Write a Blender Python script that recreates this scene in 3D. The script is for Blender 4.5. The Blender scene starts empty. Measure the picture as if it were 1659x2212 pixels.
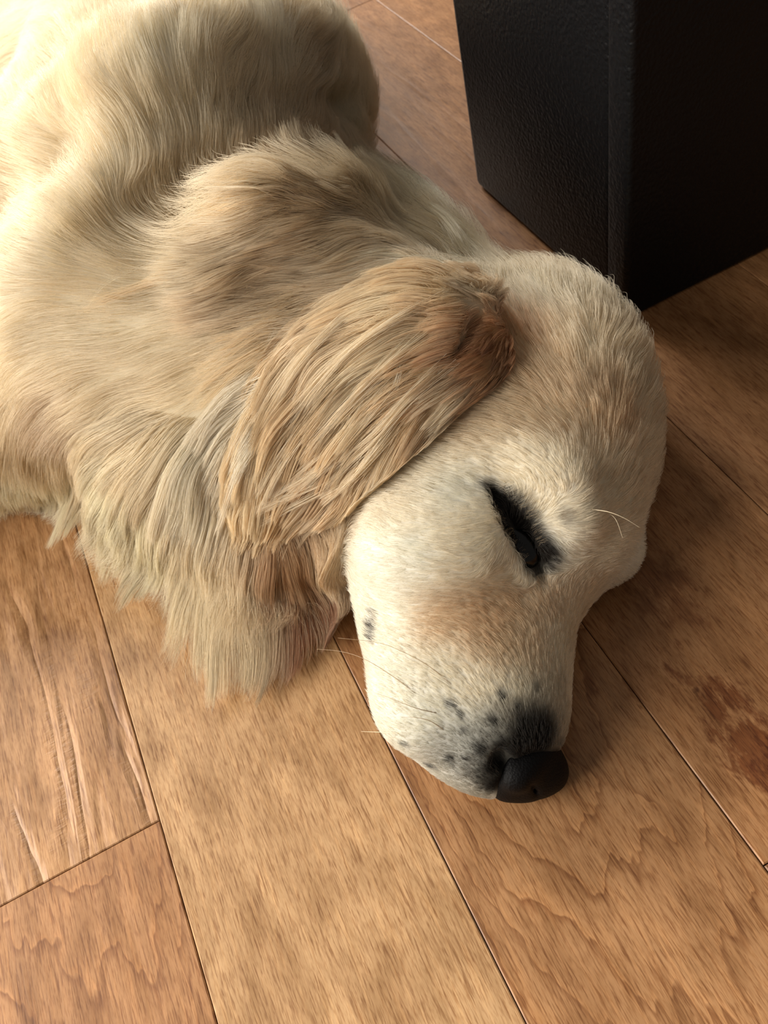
import bpy, math, random
import numpy as np
from mathutils import Matrix, Vector
from mathutils.kdtree import KDTree
from mathutils.bvhtree import BVHTree
import openvdb

rng = np.random.default_rng(7)
scene = bpy.context.scene
COL = scene.collection

# ------------------------------------------------------------------ camera
H = 0.43                                   # camera height in metres
F = 1812.0
PP = np.array([829.5, 1106.0])
_v1 = np.array([-412.0, -895.0]); _v3 = np.array([1310.0, 2450.0])
_d = np.array([*(_v3 - PP), F]); _d /= np.linalg.norm(_d)
AY = np.array([*(_v1 - PP), F]); AY -= AY @ _d * _d; AY /= np.linalg.norm(AY)
AZ = -_d
AX = np.cross(AY, AZ)
W2C = np.array([AX, AY, AZ])               # rows: world axes written in camera axes (right, down, forward)
EYE = np.array([0.0, 0.0, H])

def ray(px, py):
    c = np.array([px - PP[0], py - PP[1], F])
    w = W2C @ c
    return w / np.linalg.norm(w)

def at(px, py, z=0.0):
    """the point of the room at height z that the photograph shows at a pixel"""
    r = ray(px, py)
    return EYE + r * ((z - H) / r[2])

cam = bpy.data.cameras.new('camera')
cam.sensor_fit = 'VERTICAL'; cam.sensor_height = 36.0; cam.sensor_width = 27.0
cam.lens = F / 2212.0 * 36.0
cam.clip_start = 0.01
cam.dof.use_dof = True
cam.dof.focus_distance = 0.40
cam.dof.aperture_fstop = 18.0
camo = bpy.data.objects.new('camera', cam); COL.objects.link(camo)
right, down, fwd = W2C[:, 0], W2C[:, 1], W2C[:, 2]
camo.matrix_world = Matrix(((right[0], -down[0], -fwd[0], 0), (right[1], -down[1], -fwd[1], 0),
                            (right[2], -down[2], -fwd[2], H), (0, 0, 0, 1)))
scene.camera = camo

# ------------------------------------------------------------------ light
scene.view_settings.view_transform = 'Standard'
scene.view_settings.look = 'None'
scene.view_settings.gamma = 1.0
scene.view_settings.use_curve_mapping = False
scene.view_settings.exposure = 1.18
world = bpy.data.worlds.new('world'); scene.world = world
world.use_nodes = True
world.node_tree.nodes['Background'].inputs[0].default_value = (0.95, 0.88, 0.80, 1)
world.node_tree.nodes['Background'].inputs[1].default_value = 0.09

def area(name, loc, target, sx, sy, power, color):
    l = bpy.data.lights.new(name, 'AREA'); l.shape = 'RECTANGLE'; l.size = sx; l.size_y = sy
    l.energy = power; l.color = color
    o = bpy.data.objects.new(name, l); COL.objects.link(o); o.location = loc
    dv = (Vector(target) - Vector(loc)).normalized()
    o.rotation_euler = dv.to_track_quat('-Z', 'Y').to_euler()
    return o
# daylight standing in the opening of the tall window in the left wall
WIN_Y0, WIN_Y1, WIN_Z0, WIN_Z1, WALL_X = -0.6, 2.0, 0.45, 2.4, -2.4
FAR_Y, FW_X0, FW_X1, FW_Z0, FW_Z1 = 2.8, -1.4, 0.6, 0.6, 2.2
area('window_daylight', (WALL_X + 0.02, (WIN_Y0 + WIN_Y1) / 2, (WIN_Z0 + WIN_Z1) / 2), (0.5, (WIN_Y0 + WIN_Y1) / 2, (WIN_Z0 + WIN_Z1) / 2),
     WIN_Y1 - WIN_Y0, WIN_Z1 - WIN_Z0, 80.0, (1.0, 0.95, 0.87))
area('far_window_daylight', ((FW_X0 + FW_X1) / 2, FAR_Y - 0.02, (FW_Z0 + FW_Z1) / 2), ((FW_X0 + FW_X1) / 2, 0.5, 0.6),
     FW_X1 - FW_X0, FW_Z1 - FW_Z0, 68.0, (1.0, 0.95, 0.87))
scene.cycles.use_adaptive_sampling = True; scene.cycles.adaptive_threshold = 0.03
scene.cycles.max_bounces = 10
scene.cycles.diffuse_bounces = 5
scene.cycles.transmission_bounces = 8
scene.cycles.glossy_bounces = 4
scene.cycles.caustics_reflective = False
scene.cycles.caustics_refractive = False
scene.cycles.sample_clamp_indirect = 4.0
scene.render.hair_type = 'STRAND'

# ------------------------------------------------------------------ helpers
def s2l(c):
    c = np.asarray(c, float) / 255.0
    return np.where(c <= 0.04045, c / 12.92, ((c + 0.055) / 1.055) ** 2.4)

def newmat(name):
    m = bpy.data.materials.new(name); m.use_nodes = True
    nt = m.node_tree
    return m, nt, nt.nodes['Principled BSDF']

def N(nt, typ, **kw):
    n = nt.nodes.new(typ)
    for k, v in kw.items():
        if k.startswith('i_'):
            n.inputs[int(k[2:])].default_value = v
        else:
            setattr(n, k, v)
    return n

def link_obj(name, data, parent=None, **props):
    o = bpy.data.objects.new(name, data); COL.objects.link(o)
    if parent is not None: o.parent = parent
    for k, v in props.items(): o[k] = v
    return o

def mesh_from(name, V, Fc, mat=None, smooth=True):
    me = bpy.data.meshes.new(name)
    me.from_pydata([tuple(v) for v in V], [], [tuple(f) for f in Fc])
    if mat: me.materials.append(mat)
    if smooth:
        me.polygons.foreach_set('use_smooth', [True] * len(me.polygons))
    me.update()
    return me

def set_col(me, name, arr, domain='POINT'):
    a = me.attributes.new(name, 'FLOAT_COLOR', domain)
    buf = np.ones((len(arr), 4), np.float32); buf[:, :arr.shape[1]] = arr
    a.data.foreach_set('color', buf.ravel())

def box(V, Fc, x0, x1, y0, y1, z0, z1):
    b = len(V)
    V += [(x0, y0, z0), (x1, y0, z0), (x1, y1, z0), (x0, y1, z0), (x0, y0, z1), (x1, y0, z1), (x1, y1, z1), (x0, y1, z1)]
    for f in ((0, 3, 2, 1), (4, 5, 6, 7), (0, 1, 5, 4), (1, 2, 6, 5), (2, 3, 7, 6), (3, 0, 4, 7)):
        Fc.append(tuple(b + i for i in f))

def box_obj(name, dims, mat, parent=None, bevel=0.0, seg=4, **props):
    V, Fc = [], []
    box(V, Fc, *dims)
    me = mesh_from(name, V, Fc, mat, smooth=bevel > 0)
    o = link_obj(name, me, parent, **props)
    if bevel:
        md = o.modifiers.new('bevel', 'BEVEL'); md.width = bevel; md.segments = seg
    return o

# ------------------------------------------------------------------ materials
def wood_material():
    m, nt, P = newmat('stained_maple')
    L = nt.links.new
    geo = N(nt, 'ShaderNodeNewGeometry')
    tint = N(nt, 'ShaderNodeAttribute', attribute_name='tint')      # r: tone, g: seed, b: hand scraped ridges, a: cathedral figure
    sp = N(nt, 'ShaderNodeSeparateColor'); L(tint.outputs['Color'], sp.inputs[0])
    seed = N(nt, 'ShaderNodeMath', operation='MULTIPLY', i_1=37.0); L(sp.outputs[1], seed.inputs[0])
    off = N(nt, 'ShaderNodeCombineXYZ'); L(seed.outputs[0], off.inputs[2]); L(seed.outputs[0], off.inputs[0])
    pos = N(nt, 'ShaderNodeVectorMath', operation='ADD'); L(geo.outputs['Position'], pos.inputs[0]); L(off.outputs[0], pos.inputs[1])
    def noise(sx, sy, detail=3.0, rough=0.5, dist=0.0, scale=1.0):
        mp = N(nt, 'ShaderNodeVectorMath', operation='MULTIPLY'); mp.inputs[1].default_value = (sx, sy, 1.0)
        L(pos.outputs[0], mp.inputs[0])
        n = N(nt, 'ShaderNodeTexNoise'); n.inputs['Scale'].default_value = scale
        n.inputs['Detail'].default_value = detail; n.inputs['Roughness'].default_value = rough; n.inputs['Distortion'].default_value = dist
        L(mp.outputs[0], n.inputs['Vector'])
        return n.outputs['Fac']
    def ramp(src, stops, interp='LINEAR'):
        r = N(nt, 'ShaderNodeValToRGB'); r.color_ramp.interpolation = interp
        e = r.color_ramp.elements
        while len(e) < len(stops): e.new(0.5)
        for i, (p, c) in enumerate(stops):
            e[i].position = p; e[i].color = (*c, 1) if len(c) == 3 else c
        L(src, r.inputs[0]); return r.outputs[0]
    def g(v): return (v, v, v)
    def mixc(a, b, fac, mode='MULTIPLY'):
        x = N(nt, 'ShaderNodeMix', data_type='RGBA', blend_type=mode)
        if isinstance(fac, float): x.inputs[0].default_value = fac
        else: L(fac, x.inputs[0])
        L(a, x.inputs[6])
        if isinstance(b, tuple): x.inputs[7].default_value = (*b, 1)
        else: L(b, x.inputs[7])
        return x.outputs[2]
    def mth(op, a, b=None, clamp=False):
        x = N(nt, 'ShaderNodeMath', operation=op, use_clamp=clamp)
        for i, v in enumerate((a, b)):
            if v is None: continue
            if isinstance(v, (int, float)): x.inputs[i].default_value = v
            else: L(v, x.inputs[i])
        return x.outputs[0]
    base = ramp(sp.outputs[0], [(0.0, tuple(s2l((106, 65, 35)))), (0.5, tuple(s2l((166, 121, 80)))), (1.0, tuple(s2l((201, 166, 122))))])
    # soft mottled figure
    blot = noise(26, 9, 4, 0.6, 0.8)
    c = mixc(base, ramp(blot, [(0.30, (0.70, 0.64, 0.56)), (0.52, g(1.0)), (0.72, (1.14, 1.12, 1.08))]), 1.0)
    fine = noise(60, 26, 4, 0.65, 0.3)
    c = mixc(c, ramp(fine, [(0.34, (0.74, 0.69, 0.62)), (0.55, g(1.03)), (0.7, g(1.12))]), 0.85)
    # pore strokes along the boards
    st1 = noise(1050, 64, 3, 0.65, 0.35)
    stm = mth('MULTIPLY', 1.0, ramp(st1, [(0.36, g(1.0)), (0.50, g(0.0))]))
    c = mixc(c, (0.60, 0.50, 0.41), stm)
    st2 = noise(1500, 170, 2, 0.5, 0.2)
    c = mixc(c, (0.72, 0.62, 0.52), mth('MULTIPLY', ramp(st2, [(0.38, g(1.0)), (0.5, g(0.0))]), 0.6))
    st3 = noise(460, 34, 3, 0.6, 0.4)
    c = mixc(c, (1.16, 1.15, 1.12), ramp(st3, [(0.52, g(0.0)), (0.68, g(1.0))]))
    # cathedral growth lines: saw-tooth contours of a slowly bent field
    sx = N(nt, 'ShaderNodeSeparateXYZ'); L(geo.outputs['Position'], sx.inputs[0])
    ctr = N(nt, 'ShaderNodeAttribute', attribute_name='centre')
    cs = N(nt, 'ShaderNodeSeparateColor'); L(ctr.outputs['Color'], cs.inputs[0])
    xr = mth('SUBTRACT', sx.outputs[0], cs.outputs[0])
    x2 = mth('MULTIPLY', mth('MULTIPLY', xr, xr), 42.0)
    bend = mth('MULTIPLY', noise(16, 6, 4, 0.55, 0.6), 0.34)
    wob = mth('MULTIPLY', noise(95, 16, 3, 0.6, 0.0), 0.035)
    fld = mth('ADD', mth('ADD', mth('SUBTRACT', sx.outputs[1], x2), bend), wob)
    saw = mth('FRACT', mth('MULTIPLY', fld, 15.0))
    line = ramp(saw, [(0.0, g(0.0)), (0.80, g(0.10)), (0.965, g(1.0)), (1.0, g(0.0))])
    lite = ramp(saw, [(0.0, g(1.0)), (0.10, g(0.15)), (0.25, g(0.0))])
    fig = tint.outputs['Alpha']
    c = mixc(c, (0.50, 0.36, 0.24), mth('MULTIPLY', mth('MULTIPLY', line, fig), mth('ADD', 0.25, mth('MULTIPLY', blot, 0.9)), True))
    c = mixc(c, (1.28, 1.22, 1.12), mth('MULTIPLY', mth('MULTIPLY', lite, fig), 0.45))
    # small mineral flecks
    vo = N(nt, 'ShaderNodeTexVoronoi'); vo.inputs['Scale'].default_value = 13.0
    mp2 = N(nt, 'ShaderNodeVectorMath', operation='MULTIPLY'); mp2.inputs[1].default_value = (1.6, 1.0, 1.0)
    wv = N(nt, 'ShaderNodeTexNoise'); wv.inputs['Scale'].default_value = 160.0
    L(pos.outputs[0], wv.inputs['Vector'])
    wvs = N(nt, 'ShaderNodeVectorMath', operation='SCALE'); wvs.inputs[3].default_value = 0.008; L(wv.outputs['Color'], wvs.inputs[0])
    pv = N(nt, 'ShaderNodeVectorMath', operation='ADD'); L(pos.outputs[0], pv.inputs[0]); L(wvs.outputs[0], pv.inputs[1])
    L(pv.outputs[0], mp2.inputs[0]); L(mp2.outputs[0], vo.inputs['Vector'])
    c = mixc(c, (0.30, 0.19, 0.12), ramp(vo.outputs['Distance'], [(0.030, g(0.85)), (0.055, g(0.0))]))
    # dark knotty smudges burned into single boards
    for (kx, ky, rx, ry, k) in ((0.152, 0.098, 0.018, 0.055, 0.9), (0.176, 0.066, 0.032, 0.040, 1.0), (0.168, 0.20, 0.02, 0.04, 0.55)):
        dx = mth('DIVIDE', mth('SUBTRACT', sx.outputs[0], kx), rx); dy = mth('DIVIDE', mth('SUBTRACT', sx.outputs[1], ky), ry)
        r2 = mth('SQRT', mth('ADD', mth('MULTIPLY', dx, dx), mth('MULTIPLY', dy, dy)))
        rr = mth('ADD', r2, mth('MULTIPLY', mth('SUBTRACT', noise(120, 50, 4, 0.7), 0.5), 3.2))
        c = mixc(c, (0.42, 0.26, 0.15), mth('MULTIPLY', mth('MULTIPLY', ramp(rr, [(0.5, g(1.0)), (1.0, g(0.0))]), k), mth('GREATER_THAN', sx.outputs[0], 0.1192)))
    L(c, P.inputs['Base Color'])
    # relief: pores plus hand scraped waves
    # hand scraped furrows run along the board, stepped on one side, with chatter marks of the blade
    fur_x = mth('ADD', mth('MULTIPLY', sx.outputs[0], 46.0), mth('MULTIPLY', noise(30, 5.0, 3, 0.55, 0.3), 3.4))
    fs = mth('FRACT', fur_x)
    ridge = mth('MULTIPLY', ramp(fs, [(0.0, g(0.0)), (0.30, g(0.85)), (0.55, g(1.0)), (0.80, g(0.55)), (1.0, g(0.0))]), sp.outputs[2])
    ridge = mth('MULTIPLY', ridge, ramp(noise(22, 8, 2), [(0.36, g(0.05)), (0.62, g(1.0))]))
    chat = mth('MULTIPLY', mth('MULTIPLY', noise(120, 330, 2, 0.5, 0.5), mth('MULTIPLY', ramp(noise(30, 10, 2), [(0.5, g(0)), (0.6, g(1))]), ramp(fs, [(0.4, g(0)), (0.8, g(1))]))), sp.outputs[2])
    hgt = mth('ADD', mth('ADD', mth('MULTIPLY', ridge, 3.6), mth('MULTIPLY', chat, 1.6)), mth('MULTIPLY', noise(14, 5, 2), 2.0))
    b1 = N(nt, 'ShaderNodeBump'); b1.inputs['Strength'].default_value = 0.8; b1.inputs['Distance'].default_value = 0.0005
    L(hgt, b1.inputs['Height'])
    b2 = N(nt, 'ShaderNodeBump'); b2.inputs['Strength'].default_value = 0.35; b2.inputs['Distance'].default_value = 0.0002
    L(mth('ADD', st1, mth('MULTIPLY', fine, 0.6)), b2.inputs['Height']); L(b1.outputs[0], b2.inputs['Normal'])
    L(b2.outputs[0], P.inputs['Normal'])
    L(mth('ADD', 0.34, mth('MULTIPLY', fine, 0.22)), P.inputs['Roughness'])
    P.inputs['Specular IOR Level'].default_value = 0.45
    return m

def leather_material():
    m, nt, P = newmat('black_leather')
    L = nt.links.new
    P.inputs['Base Color'].default_value = (0.0035, 0.0035, 0.004, 1)
    P.inputs['Roughness'].default_value = 0.40; P.inputs['Specular IOR Level'].default_value = 0.17
    tc = N(nt, 'ShaderNodeTexCoord')
    v = N(nt, 'ShaderNodeTexVoronoi', feature='SMOOTH_F1'); v.inputs['Scale'].default_value = 420.0
    n = N(nt, 'ShaderNodeTexNoise'); n.inputs['Scale'].default_value = 260.0; n.inputs['Detail'].default_value = 4.0
    n2 = N(nt, 'ShaderNodeTexNoise'); n2.inputs['Scale'].default_value = 18.0; n2.inputs['Detail'].default_value = 3.0
    for x in (v, n, n2): L(tc.outputs['Object'], x.inputs['Vector'])
    a = N(nt, 'ShaderNodeMath', operation='ADD'); L(v.outputs['Distance'], a.inputs[0]); L(n.outputs['Fac'], a.inputs[1])
    a2 = N(nt, 'ShaderNodeMath', operation='MULTIPLY_ADD', i_1=1.5); L(n2.outputs['Fac'], a2.inputs[0]); L(a.outputs[0], a2.inputs[2])
    b = N(nt, 'ShaderNodeBump'); b.inputs['Strength'].default_value = 0.7; b.inputs['Distance'].default_value = 0.0007
    L(a2.outputs[0], b.inputs['Height']); L(b.outputs[0], P.inputs['Normal'])
    return m

def plain(name, col, rough=0.6, spec=0.4, bump=0.0, bscale=200.0):
    m, nt, P = newmat(name)
    n = N(nt, 'ShaderNodeTexNoise'); n.inputs['Scale'].default_value = bscale; n.inputs['Detail'].default_value = 4.0
    tc = N(nt, 'ShaderNodeTexCoord'); nt.links.new(tc.outputs['Object'], n.inputs['Vector'])
    mx = N(nt, 'ShaderNodeMix', data_type='RGBA'); mx.inputs[6].default_value = (*[c * 0.85 for c in col], 1); mx.inputs[7].default_value = (*col, 1)
    nt.links.new(n.outputs['Fac'], mx.inputs[0]); nt.links.new(mx.outputs[2], P.inputs['Base Color'])
    P.inputs['Roughness'].default_value = rough; P.inputs['Specular IOR Level'].default_value = spec
    if bump:
        b = N(nt, 'ShaderNodeBump'); b.inputs['Strength'].default_value = 1.0; b.inputs['Distance'].default_value = bump
        nt.links.new(n.outputs['Fac'], b.inputs['Height']); nt.links.new(b.outputs[0], P.inputs['Normal'])
    return m

def skin_material():
    m, nt, P = newmat('undercoat')
    a = N(nt, 'ShaderNodeAttribute', attribute_name='coat')
    nt.links.new(a.outputs['Color'], P.inputs['Base Color'])
    P.inputs['Roughness'].default_value = 0.9; P.inputs['Specular IOR Level'].default_value = 0.1
    return m

def hair_material(name='dog_hair', rough=0.38):
    m = bpy.data.materials.new(name); m.use_nodes = True
    nt = m.node_tree; nt.nodes.clear()
    out = N(nt, 'ShaderNodeOutputMaterial')
    d = N(nt, 'ShaderNodeBsdfDiffuse'); tl = N(nt, 'ShaderNodeBsdfTranslucent'); gl = N(nt, 'ShaderNodeBsdfHair', component='Reflection')
    gl.inputs['RoughnessU'].default_value = rough; gl.inputs['RoughnessV'].default_value = 0.6
    a = N(nt, 'ShaderNodeAttribute', attribute_name='coat')
    hi = N(nt, 'ShaderNodeHairInfo')
    mr = N(nt, 'ShaderNodeMapRange'); mr.inputs[3].default_value = 0.84; mr.inputs[4].default_value = 1.07
    nt.links.new(hi.outputs['Random'], mr.inputs[0])
    mu = N(nt, 'ShaderNodeVectorMath', operation='SCALE'); nt.links.new(a.outputs['Color'], mu.inputs[0]); nt.links.new(mr.outputs[0], mu.inputs[3])
    tc = N(nt, 'ShaderNodeMix', data_type='RGBA', blend_type='MIX'); tc.inputs[0].default_value = 0.5
    tc.inputs[7].default_value = (0.9, 0.86, 0.8, 1); nt.links.new(mu.outputs[0], tc.inputs[6])
    nt.links.new(mu.outputs[0], d.inputs[0]); nt.links.new(mu.outputs[0], tl.inputs[0]); nt.links.new(tc.outputs[2], gl.inputs[0])
    m1 = N(nt, 'ShaderNodeMixShader'); m1.inputs[0].default_value = 0.38
    nt.links.new(d.outputs[0], m1.inputs[1]); nt.links.new(tl.outputs[0], m1.inputs[2])
    m2 = N(nt, 'ShaderNodeMixShader'); m2.inputs[0].default_value = 0.13
    nt.links.new(m1.outputs[0], m2.inputs[1]); nt.links.new(gl.outputs[0], m2.inputs[2])
    nt.links.new(m2.outputs[0], out.inputs['Surface'])
    return m

M_WOOD = wood_material(); M_LEATHER = leather_material(); M_SKIN = skin_material(); M_HAIR = hair_material()
M_WALL = plain('wall_paint', (0.72, 0.66, 0.58), 0.8, 0.2)
M_FRAME = plain('window_paint', (0.8, 0.8, 0.78), 0.5, 0.4)

# ------------------------------------------------------------------ floor
PW = 0.2975 * H                            # board width
SEAM0 = -0.3185 * H
def build_floor():
    V, Fc, tint, cen = [], [], [], []
    r = random.Random(4)
    x_lo, x_hi, y_lo, y_hi = WALL_X, 2.2, -1.2, FAR_Y
    # butt joints that the photograph shows, by board number
    known = {-1: [0.5025 * H], 1: [0.466 * H], 2: [0.122 * H], 3: [2.408 * H], 0: [], -2: []}
    tones = {-2: 0.55, -1: 0.52, 0: 0.66, 1: 0.50, 2: 0.42, 3: 0.38, 4: 0.45}
    sect_tone = {(-1, 0): (0.50, 0.05, 0.95), (-1, 1): (0.62, 1.0, 0.1), (0, 0): (0.80, 0.10, 0.18), (1, 0): (0.55, 0.08, 1.0), (1, 1): (0.5, 0.1, 0.2),
                 (2, 0): (0.22, 0.1, 0.3), (2, 1): (0.50, 0.15, 0.25)}
    k0 = int(math.floor((x_lo - SEAM0) / PW)); k1 = int(math.ceil((x_hi - SEAM0) / PW))
    gap, dep, bev = 0.00028, 0.003, 0.0006
    for k in range(k0, k1):
        xa, xb = SEAM0 + k * PW, SEAM0 + (k + 1) * PW
        if k in known and known[k]:
            j = known[k][0]; ys = [j]
        else:
            ys = [2.1] if k == 0 else [y_lo + r.uniform(0.2, 1.2)]
        y = ys[0]
        while y > y_lo: y -= 3.4 if k == 0 else r.uniform(0.9, 1.2); ys.insert(0, max(y, y_lo))
        y = ys[-1]
        while y < y_hi: y += r.uniform(0.8, 1.2); ys.append(min(y, y_hi))
        jn = known.get(k)
        for i in range(len(ys) - 1):
            ya, yb = ys[i], ys[i + 1]
            if yb - ya < 0.01: continue
            t = [tones.get(k, 0.5) + r.uniform(-0.06, 0.06), r.random(), r.choice([0.05, 0.1, 0.2]), r.choice([0.3, 0.6, 0.9])]
            if jn or k == 0:
                which = 0 if (not jn or yb <= jn[0] + 1e-4) else 1
                if (k, which) in sect_tone and (k != 0 or ya < 0.6):
                    a, b, c = sect_tone[(k, which)]; t = [a, t[1], b, c]
            b = len(V)
            X = [xa + gap, xa + gap + bev, xb - gap - bev, xb - gap]; Yy = [ya + gap, ya + gap + bev, yb - gap - bev, yb - gap]
            V += [(X[0], Yy[0], -bev * 0.7), (X[3], Yy[0], -bev * 0.7), (X[3], Yy[3], -bev * 0.7), (X[0], Yy[3], -bev * 0.7),
                  (X[1], Yy[1], 0), (X[2], Yy[1], 0), (X[2], Yy[2], 0), (X[1], Yy[2], 0),
                  (X[0], Yy[0], -dep), (X[3], Yy[0], -dep), (X[3], Yy[3], -dep), (X[0], Yy[3], -dep)]
            Fc.append((b + 4, b + 5, b + 6, b + 7))
            for p, q in ((0, 1), (1, 2), (2, 3), (3, 0)):
                Fc.append((b + p, b + q, b + 4 + q, b + 4 + p)); Fc.append((b + 8 + p, b + 8 + q, b + q, b + p))
            tint += [t] * 12; cen += [((xa + xb) / 2 + r.uniform(-0.02, 0.02), 0, 0, 1)] * 12
    b = len(V)                             # subfloor under the gaps
    V += [(x_lo, y_lo, -dep), (x_hi, y_lo, -dep), (x_hi, y_hi, -dep), (x_lo, y_hi, -dep)]
    Fc.append((b, b + 1, b + 2, b + 3)); tint += [[0.0, 0, 0, 0]] * 4; cen += [(0, 0, 0, 1)] * 4
    me = mesh_from('floor', V, Fc, M_WOOD, smooth=False)
    set_col(me, 'tint', np.array(tint)); set_col(me, 'centre', np.array(cen))
    link_obj('floor', me, kind='structure')
build_floor()

# ------------------------------------------------------------------ walls with the window
def build_walls():
    V, Fc = [], []
    x0, x1 = WALL_X - 0.12, WALL_X
    box(V, Fc, x0, x1, -1.2, WIN_Y0, -0.003, 2.5); box(V, Fc, x0, x1, WIN_Y1, FAR_Y, -0.003, 2.5)
    box(V, Fc, x0, x1, WIN_Y0, WIN_Y1, -0.003, WIN_Z0); box(V, Fc, x0, x1, WIN_Y0, WIN_Y1, WIN_Z1, 2.5)
    link_obj('wall_left', mesh_from('wall_left', V, Fc, M_WALL, False), kind='structure')
    V, Fc = [], []
    y0, y1 = FAR_Y, FAR_Y + 0.12
    box(V, Fc, WALL_X, FW_X0, y0, y1, -0.003, 2.5); box(V, Fc, FW_X1, 2.2, y0, y1, -0.003, 2.5)
    box(V, Fc, FW_X0, FW_X1, y0, y1, -0.003, FW_Z0); box(V, Fc, FW_X0, FW_X1, y0, y1, FW_Z1, 2.5)
    link_obj('wall_far', mesh_from('wall_far', V, Fc, M_WALL, False), kind='structure')
    V, Fc = [], []
    t = 0.04
    box(V, Fc, x0, x1 + 0.01, WIN_Y0, WIN_Y0 + t, WIN_Z0, WIN_Z1); box(V, Fc, x0, x1 + 0.01, WIN_Y1 - t, WIN_Y1, WIN_Z0, WIN_Z1)
    box(V, Fc, x0, x1 + 0.01, WIN_Y0, WIN_Y1, WIN_Z0, WIN_Z0 + t); box(V, Fc, x0, x1 + 0.01, WIN_Y0, WIN_Y1, WIN_Z1 - t, WIN_Z1)
    link_obj('window_1', mesh_from('window_1', V, Fc, M_FRAME, False), kind='structure')
    V, Fc = [], []
    box(V, Fc, FW_X0, FW_X0 + t, y0 - 0.01, y1, FW_Z0, FW_Z1); box(V, Fc, FW_X1 - t, FW_X1, y0 - 0.01, y1, FW_Z0, FW_Z1)
    box(V, Fc, FW_X0, FW_X1, y0 - 0.01, y1, FW_Z0, FW_Z0 + t); box(V, Fc, FW_X0, FW_X1, y0 - 0.01, y1, FW_Z1 - t, FW_Z1)
    link_obj('window_2', mesh_from('window_2', V, Fc, M_FRAME, False), kind='structure')
    V, Fc = [], []
    box(V, Fc, WALL_X, 2.2, FAR_Y - 0.015, FAR_Y, 0, 0.09)
    link_obj('baseboard_far', mesh_from('baseboard_far', V, Fc, M_FRAME, False), kind='structure')
build_walls()

# ------------------------------------------------------------------ black leather block
def build_block():
    x0, y0 = 0.2775, 0.387
    x1, y1 = x0 + 0.42, 0.612
    root = bpy.data.objects.new('leather_ottoman', None); COL.objects.link(root); root.location = ((x0 + x1) / 2, (y0 + y1) / 2, 0)
    root['label'] = 'black grained leather block ottoman standing square on the boards behind the dog\'s head'
    root['category'] = 'ottoman'
    ox, oy = root.location.x, root.location.y
    def B(name, d, bev, mat=M_LEATHER, **k):
        return box_obj(name, (d[0] - ox, d[1] - ox, d[2] - oy, d[3] - oy, d[4], d[5]), mat, root, bev, **k)
    B('side_panel', (x0 + 0.0015, x1 - 0.0015, y0 + 0.020, y1, 0.0, 0.40), 0.007)
    B('front_panel', (x0, x1, y0, y0 + 0.024, 0.0, 0.40), 0.004)
    B('cushion', (x0 - 0.004, x1 + 0.004, y0 - 0.004, y1 + 0.004, 0.402, 0.47), 0.018)
build_block()

# ------------------------------------------------------------------ dog: distance field of the whole body
LO = np.array([-0.56, 0.06, -0.02]); HI = np.array([0.40, 1.22, 0.26]); VS = 0.0026
DIM = np.ceil((HI - LO) / VS).astype(int)
G = np.ones(DIM, np.float32)

def rot_from(axis, up=(0, 0, 1)):
    a = np.asarray(axis, float); a /= np.linalg.norm(a)
    u = np.asarray(up, float); u = u - u @ a * a; u /= np.linalg.norm(u)
    return np.array([a, np.cross(u, a), u])        # rows: along, across, up

def ell(Gr, lo, vs, c, r, R=None, k=0.012, sub=False, pad=None):
    c = np.asarray(c, float); r = np.asarray(r, float)
    R = np.eye(3) if R is None else R
    ext = np.sqrt(((R.T * r) ** 2).sum(1)) + (pad or (k + 0.012))
    i0 = np.maximum(np.floor((c - ext - lo) / vs).astype(int), 0)
    i1 = np.minimum(np.ceil((c + ext - lo) / vs).astype(int) + 1, Gr.shape)
    if (i1 <= i0).any(): return
    ax = [lo[j] + vs * np.arange(i0[j], i1[j]) - c[j] for j in range(3)]
    q = []
    for row in range(3):
        q.append((R[row, 0] * ax[0])[:, None, None] + (R[row, 1] * ax[1])[None, :, None] + (R[row, 2] * ax[2])[None, None, :])
    k0 = np.sqrt(sum((q[j] / r[j]) ** 2 for j in range(3)))
    k1 = np.sqrt(sum((q[j] / r[j] ** 2) ** 2 for j in range(3))) + 1e-9
    d = (k0 * (k0 - 1) / k1)
    sl = tuple(slice(i0[j], i1[j]) for j in range(3))
    g = Gr[sl]
    if sub:
        d = -d
        h = np.clip(0.5 - 0.5 * (g - d) / k, 0, 1)
        Gr[sl] = g * (1 - h) + d * h + k * h * (1 - h)
    else:
        h = np.clip(0.5 + 0.5 * (g - d) / k, 0, 1)
        Gr[sl] = g * (1 - h) + d * h - k * h * (1 - h)

def blob(c, r, R=None, k=0.012, sub=False): ell(G, LO, VS, c, r, R, k, sub)

def chain(st, n=5, k=0.014, stretch=1.5):
    """stations (x, y, z, half width across, half height): a tube of overlapping ellipsoids"""
    st = np.array(st, float)
    for a, b in zip(st[:-1], st[1:]):
        ax = b[:3] - a[:3]; seg = np.linalg.norm(ax)
        for i in range(n + (1 if b is st[-1] else 0)):
            t = i / n; s = a * (1 - t) + b * t
            ra = max(seg / n * stretch, 0.45 * min(s[3], s[4]))
            blob(s[:3], (ra, s[3], s[4]), rot_from(ax), k)

FUR = 0.004
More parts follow.
